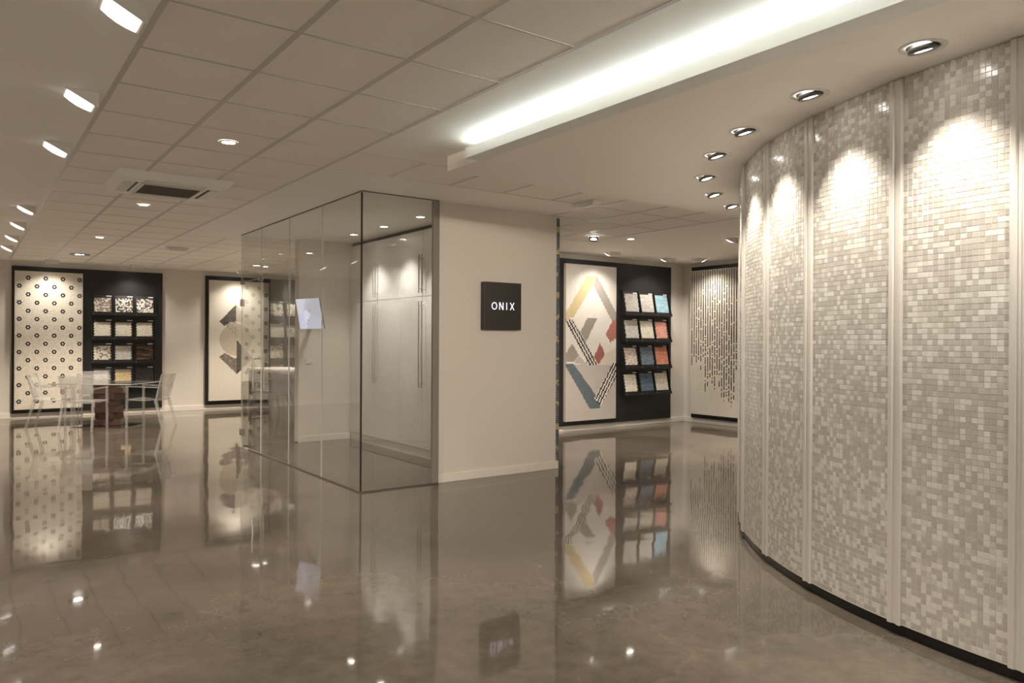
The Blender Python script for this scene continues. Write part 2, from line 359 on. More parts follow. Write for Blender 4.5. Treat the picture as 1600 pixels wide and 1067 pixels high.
# ------------------------------------------------------------------ lamps
def spot(name, loc, target, power, size, blend, col, parent, radius=.03):
    l = bpy.data.lights.new(name, 'SPOT'); l.energy = power; l.spot_size = math.radians(size); l.spot_blend = blend; l.color = col; l.shadow_soft_size = radius
    o = bpy.data.objects.new(name, l); COL.objects.link(o); o.location = loc
    o.rotation_euler = (Vector(target) - Vector(loc)).to_track_quat('-Z', 'Y').to_euler(); o.parent = parent
    return o
def downlight(x, y, power, label, group, size=110, r=.045, z=H, col=WARM):
    t = thing('downlight', label, 'light', (x, y, z), 0, group)
    MB().lathe([(r, -.004), (r + .004, -.006), (r + .016, -.005), (r + .018, 0)], 24).build('trim_ring', WHITE, t, smooth=True)
    MB().disc(r, -.003).build('lens', LENS, t)
    spot('lamp_light', (0, 0, -.02), (0, 0, -1), power, size, .7, col, t, .04)
    return t
def gimbal(x, y, z, aim, power, label, group, size=84, col=NEUT, tilt=14, drop=.004, ring=GREYRING, beam=None):
    t = thing('gimbal_spotlight', label, 'light', (x, y, z), 0, group)
    MB().lathe([(.066, 0), (.068, -.003), (.092, -.004), (.095, 0)], 32).build('trim_ring', WHITE, t, smooth=True)
    d = (Vector(aim) - Vector((x, y, z))); h = Vector((d.x, d.y, 0)).normalized()
    ax = Vector((-h.y, h.x, 0)); M = Matrix.Translation((0, 0, -drop)) @ Matrix.Rotation(-math.radians(tilt), 4, ax)
    MB().lathe([(.040, -.009), (.043, -.016), (.056, -.017), (.060, -.012), (.060, .004), (.056, .006)], 32, M=M).build('lamp_ring', ring, t, smooth=True)
    MB().disc(.066, -.0012).build('recess', DARK, t)
    MB().disc(.042, -.010, M=M).build('lens', LENS, t)
    p = M @ Vector((0, 0, -.03))
    spot('lamp_light', p, (Vector(beam) - Vector((x, y, z))) if beam else p + (Matrix.Rotation(-math.radians(7), 3, ax) @ Vector((0, 0, -1))), power, size, 1.0, col, t, .015)
    return t
for a_ in (199.4, 189.4, 179.4, 170.2, 159.9, 149.4, 140.4, 129.7, 118.9, 109.3):
    p = arc(RW + .25, a_, HS); q = arc(RW, a_, 1.4)
    gimbal(p.x, p.y, HS, q, P_GIMBAL, 'tilted round spotlight in the soffit aimed at the curved mosaic wall', 'soffit spotlights along the curved wall')
for y, f in ((-3.7, .4), (-.66, .45), (2.39, .7), (5.44, 1), (8.49, 1.3), (11.56, 1.8)):
    downlight(1.50, y, P_DOWN * f, 'small round downlight in the middle column of ceiling tiles', 'downlights in the tile ceiling')
for x in (-.5, .25, 1.0, 1.75):  # invented fill lamps behind the camera, added to brighten the sign wall
    gimbal(x, -1.6, H, (4.3, YS, 1.3), 165, 'added white fill spotlight in the unseen rear ceiling, brightening the sign wall', 'added fill spotlights of the rear hall', size=36, col=WARM, tilt=60, drop=.03, ring=WHITE, beam=(4.1, YS, 1.05))
t = downlight(1.54, 14.08, P_DOWN * 1.7, 'wide dark-rimmed downlight in the tile ceiling before the flower display', None, r=.07)
MB().lathe([(.085, -.002), (.09, -.01), (.15, -.008), (.155, 0)], 28).build('outer_rim', GREYRING, t, smooth=True)
for y in (7.41, 8.31, 9.18):
    downlight(4.12, y, P_BOX, 'small round downlight in front of the white cupboards inside the glass room', 'downlights in the glass room', size=95, col=NEUT)
for x, y in ((8.9, 5.7), (10.0, 5.7)): downlight(x, y, P_DOWN, 'added round fill downlight hidden behind the curved mosaic wall', 'added fill downlights behind the curved wall')  # extra lamps out of view, added to lift the right-hand display corner
downlight(7.25, 7.27, P_DOWN * 1.2, 'small round downlight in the plaster near the striped diamond display', None)
for x, y in ((5.0, 12.4), (4.6, 14.2)): downlight(x, y, P_DOWN * 1.4, 'small round downlight above the dark counter hall', 'downlights of the far hall')
gimbal(6.70, 7.40, H, (8.0, YD, 1.5), 60, 'dark-rimmed tilted spotlight in the ceiling grid by the striped diamond display', None, tilt=35, drop=.03, ring=DARK, beam=(8.1, YD, 1.2))
# surface wedge washers along the left of the ceiling
def wedge(x, y, label, group, power, face, width=.15, run=.17, dropz=.08, beam=0):
    # face: angle of the opening direction in plan; the bright sloping face looks that way and down
    t = thing('wall_washer', label, 'light', (x, y, H), face, group)
    w_ = width / 2
    m = MB(); e = .012
    m.prism([(-run / 2, 0), (run / 2, 0), (run / 2, -dropz), (run / 2 - e, -dropz)], -w_, w_)
    m.build('housing', WHITE, t)
    MB().box(-.02, .02, w_, w_ + .012, -.035, 0).build('hinge', WHITE, t)
    n = Vector((-dropz, 0, -run)).normalized()
    A = Vector((-run / 2 + .015, 0, -.009)); B = Vector((run / 2 - .022, 0, -dropz + .006)); k = MB()
    pts = []
    for i in range(5):
        u = i / 4; p = A.lerp(B, u) + n * (.004 + .010 * math.sin(u * PI)); pts += [p + Vector((0, -w_ + .008, 0)), p + Vector((0, w_ - .008, 0))]
    k.add(pts, [(2 * i, 2 * i + 1, 2 * i + 3, 2 * i + 2) for i in range(4)]); k.build('lens', LENSW, t, smooth=True)
    c = A.lerp(B, .5) + n * .03
    if beam: spot('lamp_light', c + n * .02, c + Vector((-math.sin(math.radians(beam)), 0, -math.cos(math.radians(beam)))), power, 125, 1.0, NEUT, t, .05)
    else: area('lamp_light', c, c + n + Vector((-.9, 0, 0)), .12, .10, power, NEUT, t)
    return t
for y in (.70, 2.10, 3.48, 4.87, 6.23, 9.35, 10.73, 12.11, 13.48):
    wedge(.53, y, 'white wedge wall washer with glowing face beside the tiled ceiling bay', 'wall washers along the left ceiling edge', P_WEDGE, 0, beam=42)
# washers before the displays: open towards the wall
for x, y, f, lab, pw in ((1.26, 15.36, -PI / 2, 'boxy white washer at the ceiling above the flower mosaic display', P_WASH),
                     (2.60, 15.40, -PI / 2, 'boxy white washer at the ceiling above the sample rack of the flower display', P_WASH * .8),
                     (4.52, 15.38, -PI / 2, 'boxy white washer at the ceiling above the grey diamond mosaic display', P_WASH),
                     (5.75, 15.40, -PI / 2, 'boxy white washer above the sample rack beside the grey diamond mosaic', P_WASH * .8),
                     (8.12, 8.55, -PI / 2, 'boxy white washer at the ceiling above the striped diamond mosaic', P_WASH),
                     (9.40, 8.58, -PI / 2, 'boxy white washer above the sample rack with orange and blue sheets', P_WASH * .8),
                     (9.86, 8.30, PI, 'boxy white washer at the ceiling above the dotted curtain mosaic', P_WASH * .95),
                     (8.30, 6.40, -PI / 2, 'bright lit washer hanging just behind the curved mosaic wall', P_WASH)):
    t = wedge(x, y, lab, 'display washers' if False else None, pw, f, width=.20, run=.16, dropz=.07, beam=9)
# air conditioner cassette
ACW = mat('cassette_white', (.93, .90, .85), .4)
t = thing('air_conditioner', 'square white cassette air conditioner with dark grille in the tile ceiling', 'air conditioner', (1.47, 7.22, H))
m = MB(); o_, i_, z1 = .455, .405, -.06
vs = [(-o_, -o_, 0), (o_, -o_, 0), (o_, o_, 0), (-o_, o_, 0), (-i_, -i_, z1), (i_, -i_, z1), (i_, i_, z1), (-i_, i_, z1), (-.25, -.25, z1), (.25, -.25, z1), (.25, .25, z1), (-.25, .25, z1)]
m.add(vs, [(0, 1, 5, 4), (1, 2, 6, 5), (2, 3, 7, 6), (3, 0, 4, 7), (4, 5, 9, 8), (5, 6, 10, 9), (6, 7, 11, 10), (7, 4, 8, 11), (8, 9, 10, 11)])
m.build('cover_panel', ACW, t)
g = MB().box(-.225, .225, -.225, .225, z1 - .008, z1 - .001).build('intake_grille', ACGREY, t)
for k in range(11): MB().box(-.22, .22, -.21 + .042 * k - .003, -.21 + .042 * k + .003, z1 - .011, z1 - .008).build('grille_slat', ACGREY, g)
MB().box(-.25, .25, -.25, -.228, z1 - .012, z1 - .001).build('grille_frame', WHITE, t); MB().box(-.25, .25, .228, .25, z1 - .012, z1 - .001).build('grille_frame', WHITE, t)
MB().box(-.25, -.228, -.228, .228, z1 - .012, z1 - .001).build('grille_frame', WHITE, t); MB().box(.228, .25, -.228, .228, z1 - .012, z1 - .001).build('grille_frame', WHITE, t)
for k in range(4):
    M = Matrix.Rotation(k * PI / 2, 4, 'Z')
    MB().box(-.24, .24, -.385, -.300, z1 - .006, z1 + .001, M=M).build('louvre', WHITE, t)
    MB().box(-.24, .24, -.298, -.278, z1 - .002, z1 + .002, M=M).build('air_slot', DARK, t)
# emergency lights
for x, y, rz, lab in ((5.0, 5.62, PI / 2, 'slim white emergency light on the ceiling near the sign wall'), (2.60, 12.1, 0, 'slim grey emergency light on the ceiling of the far hall')):
    t = thing('emergency_light', lab, 'emergency light', (x, y, H), rz)
    MB().prism([(-.16, 0), (.16, 0), (.13, -.042), (-.13, -.042)], -.055, .055).build('body', WHITE, t, bevel=.004)
    MB().box(-.10, .10, -.04, .04, -.046, -.042).build('diffuser', mat('diffuser_%d' % round(x), (.5, .47, .42), .3), t)

# ------------------------------------------------------------------ glass enclosure
gp = thing('glass_partition', 'frameless glass partition enclosing the small room beside the sign wall', 'glass wall', (XG, YG0, 0))
def pane(name, x0, x1, y0, y1, z0, z1, parent=gp):
    m = MB(); m.box(x0 - XG, x1 - XG, y0 - YG0, y1 - YG0, z0, z1)
    thin = 'x' if (x1 - x0) < (y1 - y0) else 'y'
    for i in range(len(m.f)):
        big = (i in (4, 5)) if thin == 'x' else (i in (2, 3))
        m.m[-6 + i] = 0 if big else 1
    return m.build(name, [GLASS, GEDGE], parent)
T = .010
for y0, y1 in ((6.452, 7.378), (7.384, 8.338), (8.344, 9.312)): pane('glass_pane', XG - T / 2, XG + T / 2, y0, y1, .012, H - .008)
pane('glass_pane', XG - T / 2, XG + T / 2, 9.318, YG1 + .03, 2.165, H - .008)
door = pane('door_leaf', XG - T / 2, XG + T / 2, 9.322, YG1 + .015, .012, 2.155)
pane('glass_pane', XG + .001, XS0 - .07, YG0 - T / 2, YG0 + T / 2, .012, H - .008)
pane('glass_pane', XG + .02, 3.72, YG1 + .025, YG1 + .035, .012, H - .008)
L = lambda x, y, z: (x - XG, y - YG0, z)
def gbox(name, ma, parent, x0, x1, y0, y1, z0, z1, **k): return MB().box(x0 - XG, x1 - XG, y0 - YG0, y1 - YG0, z0, z1).build(name, ma, parent, **k)
gbox('floor_channel', TOPCH, gp, XG - .012, XG + .012, YG0 - .012, 9.315, 0, .014)
gbox('floor_channel', TOPCH, gp, XG + .012, XS0, YG0 - .012, YG0 + .012, 0, .014)
gbox('floor_channel', TOPCH, gp, XG + .02, 3.73, YG1 + .018, YG1 + .042, 0, .014)
gbox('ceiling_channel', TOPCH, gp, XG - .006, XG + .006, YG0 - .006, YG1 + .04, H - .009, H)
gbox('ceiling_channel', TOPCH, gp, XG + .006, XS0, YG0 - .006, YG0 + .006, H - .009, H)
gbox('corner_bead', DARK, gp, XG - .009, XG + .005, YG0 - .009, YG0 + .005, .014, H - .016)
ALUG = mat('grey_end_profile', (.24, .22, .195), .4)
gbox('wall_channel', ALUG, gp, XS0 - .072, XS0 - .002, YG0 - .014, YG0 + .014, .014, H - .016)
for y in (7.381, 8.341): gbox('silicone_joint', mat('silicone_%d' % round(y), (.75, .74, .70), .2), gp, XG - .0052, XG + .0052, y - .0028, y + .0028, .014, H - .016)
for z in (.20, 1.89): gbox('hinge', STEEL, door, XG - .022, XG + .022, YG1 - .045, YG1 + .03, z - .045, z + .045, bevel=.003)
for y, z in ((9.34, 2.16), (YG1 - .01, 2.16)): gbox('patch_fitting', GREYRING, gp, XG - .02, XG + .02, y - .035, y + .035, z - .03, z + .03)
for s in (-1, 1):
    hm = MB(); x = XG + s * .065
    hm.tube(L(x, 9.43, .80), L(x, 9.43, 1.24), .011)
    for z in (.88, 1.17): hm.tube(L(XG + s * .005, 9.43, z), L(x, 9.43, z), .007)
    hm.build('pull_handle', STEEL, door, smooth=False)

# cupboards along the right of the glass room
XC = 4.48
for y0, y1, lab in ((7.34, 8.57, 'tall white gloss double cupboard next to the sign wall'), (8.57, YG1 - .02, 'tall white gloss double cupboard next to the wall screen')):
    t = thing('tall_cupboard', lab, 'cupboard', (XC, (y0 + y1) / 2, 0))
    wd = (y1 - y0) / 2; hh = H - .045
    MB().box(.022, .70, -wd + .002, wd - .002, 0, hh).build('body', LACQ, t)
    MB().box(.012, .022, -wd + .002, wd - .002, 0, .10).build('plinth', LACQ, t)
    mid = (9.245 if y0 > 8 else 7.99) - (y0 + y1) / 2
    for a0, a1, s in ((-wd, mid, 1), (mid, wd, -1)):
        for z0, z1, hz0, hz1 in ((.105, 1.935, .84, 1.88), (1.94, hh, 1.98, 2.44)):
            dr = MB().box(0, .02, a0 + .0025, a1 - .0025, z0, z1).build('door', LACQ, t, bevel=.002)
            hy = (a1 if s > 0 else a0) - s * .035
            hm = MB().tube((-.035, hy, hz0), (-.035, hy, hz1), .008, 10)
            for z in (hz0 + .05, hz1 - .05): hm.tube((-.035, hy, z), (0, hy, z), .005, 8)
            hm.build('bar_handle', STEEL, dr)
MB().box(XC + .03, XC + .7, 7.34, YG1 - .02, H - .042, H - .001).build('shadow_gap', DARK, bpy.data.objects['ceiling'])
# wall screen on its arm
TVC = Vector((3.69, 9.60, 1.752)); az, tl = math.radians(78), math.radians(11)
t = thing('wall_screen', 'flat screen showing a pale blue faceted picture on a swivel arm', 'screen', TVC)
n = Vector((-math.sin(az) * math.cos(tl), -math.cos(az) * math.cos(tl), -math.sin(tl))); r_ = Vector((math.cos(az), -math.sin(az), 0)); u_ = n.cross(r_); u_ = u_ if u_.z > 0 else -u_
R3 = Matrix(((r_.x, n.x, u_.x, 0), (r_.y, n.y, u_.y, 0), (r_.z, n.z, u_.z, 0), (0, 0, 0, 1)))
W2, H2 = .275, .205
MB().box(-W2, W2, -.022, 0, -H2, H2, M=R3).build('screen_case', GREYRING, t, bevel=.004)
scr = []
fac = [[(-1, 1), (-.1, 1), (-.55, .1), (-1, .0)], [(-.1, 1), (.3, 1), (-.25, .28), (-.55, .1)], [(.3, 1), (1, 1), (1, -.35), (.05, .0), (-.25, .28)], [(-1, 0), (-.55, .1), (-.45, -1), (-1, -1)], [(-.55, .1), (-.25, .28), (.05, 0), (-.2, -.5), (-.45, -1)], [(.05, 0), (1, -.35), (1, -1), (-.45, -1), (-.2, -.5)]]
fcol = [(196, 198, 210), (176, 178, 190), (165, 166, 176), (186, 190, 214), (200, 203, 222), (172, 174, 188)]
for i, (pl, c) in enumerate(zip(fac, fcol)):
    MB().add([R3 @ Vector((x * (W2 - .003), .002, z * (H2 - .003))) for x, z in pl], [tuple(range(len(pl)))]).build('picture_facet', mat_emit('facet_%d' % i, lin(c), .78), t)
sm = MB()
for x, z in ((.05, .2), (-.2, -.42), (-.3, -.62)): sm.box((x - .04) * W2, (x + .04) * W2, .003, .004, (z - .05) * H2, (z + .05) * H2, M=R3)
sm.build('picture_marks', mat_emit('mark', lin((130, 132, 142)), .7), t)
mb = MB().bar(Vector((3.95, 10.095, 1.75)) - TVC, Vector((3.86, 9.68, 1.75)) - TVC, .04, .04); mb.bar(Vector((3.86, 9.68, 1.75)) - TVC, R3 @ Vector((0, -.035, 0)), .04, .04)
mb.box(3.90 - TVC.x, 4.0 - TVC.x, 10.085 - TVC.y, 10.10 - TVC.y, -.1, .1); mb.build('swivel_arm', BLACK, t)
t = thing('light_switch', 'square white light switch below the wall screen', 'switch', (3.875, YG1, 1.12))
MB().box(-.042, .042, -.010, 0, -.042, .042).build('switch_plate', WHITE, t, bevel=.003); MB().box(-.028, .028, -.014, -.010, -.028, .028).build('rocker', WHITE, t, bevel=.002)
# dark counter in the hall behind
t = thing('display_counter', 'dark gloss counter with a pale worktop behind the glass room', 'counter', (3.84, 10.42, 0))
MB().box(.02, .66, 0, 2.28, 0, .905).build('body', CBODY, t)
for k in range(4): MB().box(0, .02, .01 + .57 * k, .57 * (k + 1) - .01, .06, .90).build('front_panel', CBODY, t, bevel=.003)
MB().box(-.02, .68, -.02, 2.30, .905, .945).build('worktop', CTOP, t, bevel=.003)

# ------------------------------------------------------------------ lit sign
t = thing('lit_sign', 'square black box sign with glowing white letters on the sign wall', 'sign', (4.53, YS, 1.765))
MB().box(-.232, .232, -.075, 0, -.245, .245).build('sign_box', mat('sign_black', (.035, .030, .026), .35), t, bevel=.003)
ch, sw = .076, .0082
def letter(kind, cx, wd):
    m = MB(); y0, y1 = -.0785, -.0755
    def seg(a, b):
        a, b = Vector((a[0], 0, a[1])), Vector((b[0], 0, b[1])); d = (b - a).normalized(); p = Vector((-d.z, 0, d.x)) * sw / 2
        vs = [a + p, b + p, b - p, a - p]; m.add([(v.x + cx, y0, v.z) for v in vs] + [(v.x + cx, y1, v.z) for v in vs], [(0, 1, 2, 3), (4, 7, 6, 5), (0, 4, 5, 1), (1, 5, 6, 2), (2, 6, 7, 3), (3, 7, 4, 0)])
    h2 = ch / 2; w2 = wd / 2
    if kind == 'O':
        n = 28
        for i in range(n):
            a, b = 2 * PI * i / n, 2 * PI * (i + 1) / n
            seg(((w2 - sw / 2) * math.cos(a), (h2 - sw / 2) * math.sin(a)), ((w2 - sw / 2) * math.cos(b), (h2 - sw / 2) * math.sin(b)))
    elif kind == 'N':
        seg((-w2 + sw / 2, -h2), (-w2 + sw / 2, h2)); seg((w2 - sw / 2, -h2), (w2 - sw / 2, h2)); seg((-w2 + sw / 2, h2), (w2 - sw / 2, -h2))
    elif kind == 'I': seg((0, -h2), (0, h2))
    else: seg((-w2 + .004, -h2), (w2 - .004, h2)); seg((-w2 + .004, h2), (w2 - .004, -h2))
    m.build('letter', LETTER, t)
for kd, cx, wd in (('O', -.113, .068), ('N', -.026, .052), ('I', .042, .02), ('X', .112, .056)): letter(kd, cx, wd)

# ------------------------------------------------------------------ mosaic side panel on the end of the sign wall
t = thing('mosaic_side_panel', 'tall blue-grey mosaic panel with gold dots on the end of the sign wall', 'mosaic panel', (XS1, YS + .004, .10))
MB().box(.001, .045, 0, 1.2, 0, H - .115).build('backing', GROUT, t)
m = MB(); rnd = random.Random(5); pt = .022
nz = int((H - .12) / pt)
def tilebox(m, o, ux, uz, n, w_, h_, d_, c):
    o = Vector(o); a = ux * (w_ / 2); b = uz * (h_ / 2); q = .0006
    vs = [o - a - b, o + a - b, o + a + b, o - a + b]; a2 = ux * (w_ / 2 - q); b2 = uz * (h_ / 2 - q); f = n * d_
    vs += [o - a2 - b2 + f, o + a2 - b2 + f, o + a2 + b2 + f, o - a2 + b2 + f]
    fl = [(4, 5, 6, 7), (0, 1, 5, 4), (1, 2, 6, 5), (2, 3, 7, 6), (3, 0, 4, 7)]
    if ux.cross(uz).dot(n) < 0: fl = [tuple(reversed(f_)) for f_ in fl]
    m.add(vs, fl, 0, c)
BG = [lin(c) for c in ((92, 108, 118), (84, 98, 108), (102, 114, 120), (78, 92, 104))]; GOLD = [lin(c) for c in ((214, 186, 130), (196, 176, 132))]
for j in range(nz):
    for i in range(2):
        gold = (j % 11 in (4, 5, 6) and rnd.random() < .62)
        c = rnd.choice(GOLD) if gold else rnd.choice(BG)
        tilebox(m, (.012 + pt * i, 0, pt * (j + .5)), Vector((1, 0, 0)), Vector((0, 0, 1)), Vector((0, -1, 0)), pt - .002, pt - .002, .004, c)
    for i in range(54):
        c = rnd.choice(GOLD) if ((j % 11 in (4, 5, 6)) and (i % 9 in (2, 3)) and rnd.random() < .7) else rnd.choice(BG)
        tilebox(m, (.045, pt * (i + .5), pt * (j + .5)), Vector((0, 1, 0)), Vector((0, 0, 1)), Vector((1, 0, 0)), pt - .002, pt - .002, .004, c)
stuff(m.build('mosaic_tiles', MTILE, t))

# ------------------------------------------------------------------ wall displays
UX, UZ, NY = Vector((1, 0, 0)), Vector((0, 0, 1)), Vector((0, -1, 0))
def inpoly(x, y, P):
    r = False; j = len(P) - 1
    for i in range(len(P)):
        if (P[i][1] > y) != (P[j][1] > y) and x < (P[j][0] - P[i][0]) * (y - P[i][1]) / (P[j][1] - P[i][1]) + P[i][0]: r = not r
        j = i
    return r
def hexcell(m, o, ux, uz, n, r, sy, d_, c):
    o = Vector(o); vs = []
    for rr, dd in ((r, 0), (r - .0007, d_)):
        for k in range(6):
            a = PI / 6 + k * PI / 3; vs.append(o + ux * rr * math.cos(a) + uz * rr * sy * math.sin(a) + n * dd)
    m.add(vs, [tuple(range(6, 12))] + [(k, (k + 1) % 6, (k + 1) % 6 + 6, k + 6) for k in range(6)], 0, c)
def jit(c, rnd, a=.05): g = 1 + rnd.uniform(-a, a); return (c[0] * g, c[1] * g, c[2] * g)

def display(name, label, x0, x1, z0, z1, yw, mx0, mx1, mz0, mz1):
    t = thing(name, label, 'display board', (x0, yw - .022, z0))
    MB().box(0, x1 - x0, -.03, 0, 0, z1 - z0).build('back_board', BLACK, t, bevel=.003)
    p = MB().box(mx0 - x0, mx1 - x0, -.085, -.03, mz0 - z0, mz1 - z0).build('mosaic_panel', GROUT, t)
    return t, p
def rack(t, X0, Zs, colx, cw, yf):
    # X0: world x of thing; ledges at Zs (bottom of sheets), columns at colx
    r = MB().box(colx[0] - .07 - X0, colx[-1] + cw + .07 - X0, -.036, -.03, Zs[-1] - .10 - t.location.z, Zs[0] + .36 - t.location.z).build('rack_plate', BLACK, t)
    xa, xb = colx[0] - .05 - X0, colx[-1] + cw + .05 - X0
    for z in Zs:
        zz = z - t.location.z
        MB().box(xa, xb, -.130, -.036, zz - .075, zz - .055).build('ledge', BLACK, t)
        MB().box(xa, xb, -.135, -.125, zz - .075, zz - .030).build('ledge_lip', BLACK, t)
        edges = [colx[0] - .035] + [(colx[k] + cw + colx[k + 1]) / 2 for k in range(len(colx) - 1)] + [colx[-1] + cw + .035]
        for e in edges:
            m = MB(); px = e - X0
            vs = [(px - .006, -.036, zz - .055), (px - .006, -.125, zz - .055), (px - .006, -.125, zz - .03), (px - .006, -.055, zz + .34), (px - .006, -.036, zz + .34)]
            vs += [(v[0] + .012, v[1], v[2]) for v in vs]
            m.add(vs, [(4, 3, 2, 1, 0), (5, 6, 7, 8, 9)] + [(i, (i + 1) % 5, (i + 1) % 5 + 5, i + 5) for i in range(5)]); m.build('divider', BLACK, t)
        for e in edges[:-1]: MB().tube((e - X0 + .02, -.136, zz - .05), (e - X0 + .02, -.138, zz - .05), .006, 10).build('screw_cap', STEEL, t)
def sample(x, z, yw, wd, ht, kind, cols, label, group, band=None):
    # a mosaic sheet on a dark tray, leaning back on its ledge
    t = thing('sample_board', label, 'mosaic sample', (x + wd / 2, yw - .132, z - .053), 0, group); t.rotation_euler = (-math.radians(11), 0, 0)
    MB().box(-wd / 2 - .012, wd / 2 + .012, 0, .010, 0, ht + .075).build('tray', BLACK, t)
    MB().box(wd / 2 - .085, wd / 2 + .005, -.004, 0, ht + .052, ht + .068).build('label_tag', TAGW, t)
    rnd = random.Random(label); m = MB(); z0 = .045
    def col(v):
        if band and (v < band[0] or v > band[1]): return jit(rnd.choice(cols), rnd, .05) if band[2] is None else jit(band[2], rnd)
        return jit(rnd.choice(cols), rnd)
    if kind == 'hex':
        p = .030; rows = int(ht / (p * .866)); nc = int(wd / p)
        for j in range(rows):
            for i in range(nc):
                hexcell(m, (-wd / 2 + p * (i + .5 + (.5 if j % 2 else 0)) - p / 4, 0, z0 + p * .866 * (j + .5)), UX, UZ, NY, p / 2 * 1.12, 1, .005, col(j / rows))
    elif kind == 'square':
        p = wd / 12; rows = int(ht / p)
        for j in range(rows):
            for i in range(12): tilebox(m, (-wd / 2 + p * (i + .5), 0, z0 + p * (j + .5)), UX, UZ, NY, p - .002, p - .002, .005, col(j / rows))
    elif kind == 'brick':
        ph = ht / 16; pw = wd / 6
        for j in range(16):
            for i in range(6): tilebox(m, (-wd / 2 + pw * (i + .5) + (pw * .22 if (j // 2) % 2 else -pw * .0), 0, z0 + ph * (j + .5)), UX, UZ, NY, pw - .002, ph - .002, .005, col(j / 16))
    elif kind == 'line':
        ph = ht / 12
        for j in range(12):
            for i in range(3): tilebox(m, (-wd / 2 + wd / 3 * (i + .5), 0, z0 + ph * (j + .5)), UX, UZ, NY, wd / 3 - .0015, ph - .003, .005, col(j / 12))
    elif kind == 'stave':
        z = z0
        while z < z0 + ht - .01:
            h_ = rnd.uniform(.016, .03); xx = -wd / 2
            while xx < wd / 2 - .02:
                w_ = min(rnd.uniform(.06, .16), wd / 2 - xx); tilebox(m, (xx + w_ / 2, 0, z + h_ / 2), UX, UZ, NY, w_ - .002, h_ - .002, rnd.uniform(.004, .010), col(0)); xx += w_
            z += h_
    stuff(m.build('mosaic_sheet', MTILE, t))
    return t
CREAM = [lin(c) for c in ((222, 214, 198), (214, 205, 188), (228, 221, 206))]
TAUPE = [lin(c) for c in ((150, 138, 124), (134, 122, 110), (164, 152, 138), (222, 214, 200))]
BW = [lin(c) for c in ((232, 228, 220), (226, 220, 210), (205, 198, 186), (60, 54, 50), (120, 112, 104))]
SPK = [lin(c) for c in ((222, 214, 200), (216, 208, 194), (206, 198, 184), (130, 116, 100))]
BROWN = [lin(c) for c in ((104, 80, 60), (80, 60, 46), (132, 104, 78), (62, 50, 42))]
GREYS = [lin(c) for c in ((150, 145, 138), (160, 154, 146), (142, 137, 131))]
SAND = [lin(c) for c in ((214, 190, 150), (206, 182, 142), (220, 198, 160))]
DKG = [lin(c) for c in ((52, 50, 48), (62, 60, 57), (44, 42, 41))]
LGREY = [lin(c) for c in ((198, 193, 185), (190, 185, 178), (206, 201, 192))]
AQUA = [lin(c) for c in ((160, 194, 208), (152, 187, 202), (170, 202, 214))]
SALMON = [lin(c) for c in ((208, 150, 134), (200, 140, 124), (214, 160, 146))]
BLUE = [lin(c) for c in ((112, 124, 138), (104, 116, 130), (120, 132, 144))]
BLUE2 = [lin(c) for c in ((96, 112, 130), (88, 103, 121), (106, 121, 138))]
ORANGE = [lin(c) for c in ((206, 136, 112), (199, 127, 103), (213, 146, 122))]
PINKY = [lin(c) for c in ((206, 190, 178), (186, 168, 158), (216, 202, 190))]
GDARK = lin((176, 168, 156))

# --- flower display on the far wall
yw = YB
t, p = display('flower_display', 'black display board with white hexagon mosaic of small black flowers', .70, 3.14, .092, 2.688, yw, .738, 1.782, .160, 2.602)
m = MB(); rnd = random.Random(11); px_, rz_ = .0264, .1452 / 6
X0, Z0 = .70, .092
BLK = lin((30, 26, 24)); WHs = [lin(c) for c in ((226, 218, 203), (222, 213, 197), (229, 222, 208))]
flowers = set()
nrow = int((2.602 - .160) / rz_)
for j in range(nrow):
    zc = 2.602 - .012 - rz_ * (j + .5)
    for i in range(39):
        xo = .741 + px_ * (i + .5) + (px_ / 2 if j % 2 else 0)
        if xo > 1.782 - .010: continue
        blk = False
        # flower centres every 6 rows, alternating columns
        for dj in (-1, 0, 1):
            jc = j + dj
            if (jc - 4) % 6: continue
            k = (jc - 4) // 6
            if k < 0 or k > 15: continue
            base = 7 if k % 2 == 0 else 2
            xc_ = .741 + px_ * (base + .5) + (px_ / 2 if jc % 2 else 0)
            q = ((xo - xc_) / px_) / 10; f = (q - round(q)) * 10
            if round(q) < 0: continue
            if dj == 0 and abs(abs(f) - 1) < .1: blk = True
            if dj != 0 and abs(abs(f) - .5) < .1: blk = True
        hexcell(m, (xo - X0, -.085, zc - Z0), UX, UZ, NY, px_ / 2 * 1.10, rz_ / (px_ * .866), .004, jit(BLK, rnd, .2) if blk else jit(rnd.choice(WHs), rnd, .02))
stuff(m.build('hexagon_tiles', MTILE, p))
ZS = [1.925, 1.475, 1.035, .590]; CX1 = [1.965, 2.318, 2.677]
rack(t, .70, ZS, CX1, .290, yw)
names = ['top row', 'second row', 'third row', 'lowest row']; cn = ['nearest the flower mosaic', 'in the middle', 'farthest from the flower mosaic']
spec = [[('hex', TAUPE, 'speckled brown hexagon'), ('square', BW, 'black and white square'), ('square', BW, 'mottled grey and white')],
        [('hex', CREAM, 'plain cream hexagon'), ('hex', CREAM, 'pale cream'), ('hex', CREAM, 'smooth cream')],
        [('hex', SPK, 'cream hexagon with brown flecks'), ('hex', LGREY, 'light grey hexagon'), ('stave', BROWN, 'brown wood stave')],
        [('hex', LGREY, 'two-tone grey hexagon'), ('hex', SAND, 'sand and grey hexagon'), ('square', DKG, 'near-black')]]
for r in range(4):
    for c in range(3):
        kd, cl, nm = spec[r][c]; bd = None
        if r == 3 and c == 0: bd = (.28, .62, lin((140, 132, 122)))
        if r == 3 and c == 1: bd = (.06, .74, lin((150, 138, 122)))
        sample(CX1[c], ZS[r], yw, .288, .285, kd, cl, '%s mosaic sample, %s of the rack, %s' % (nm, names[r], cn[c]), 'samples beside the flower mosaic', bd)

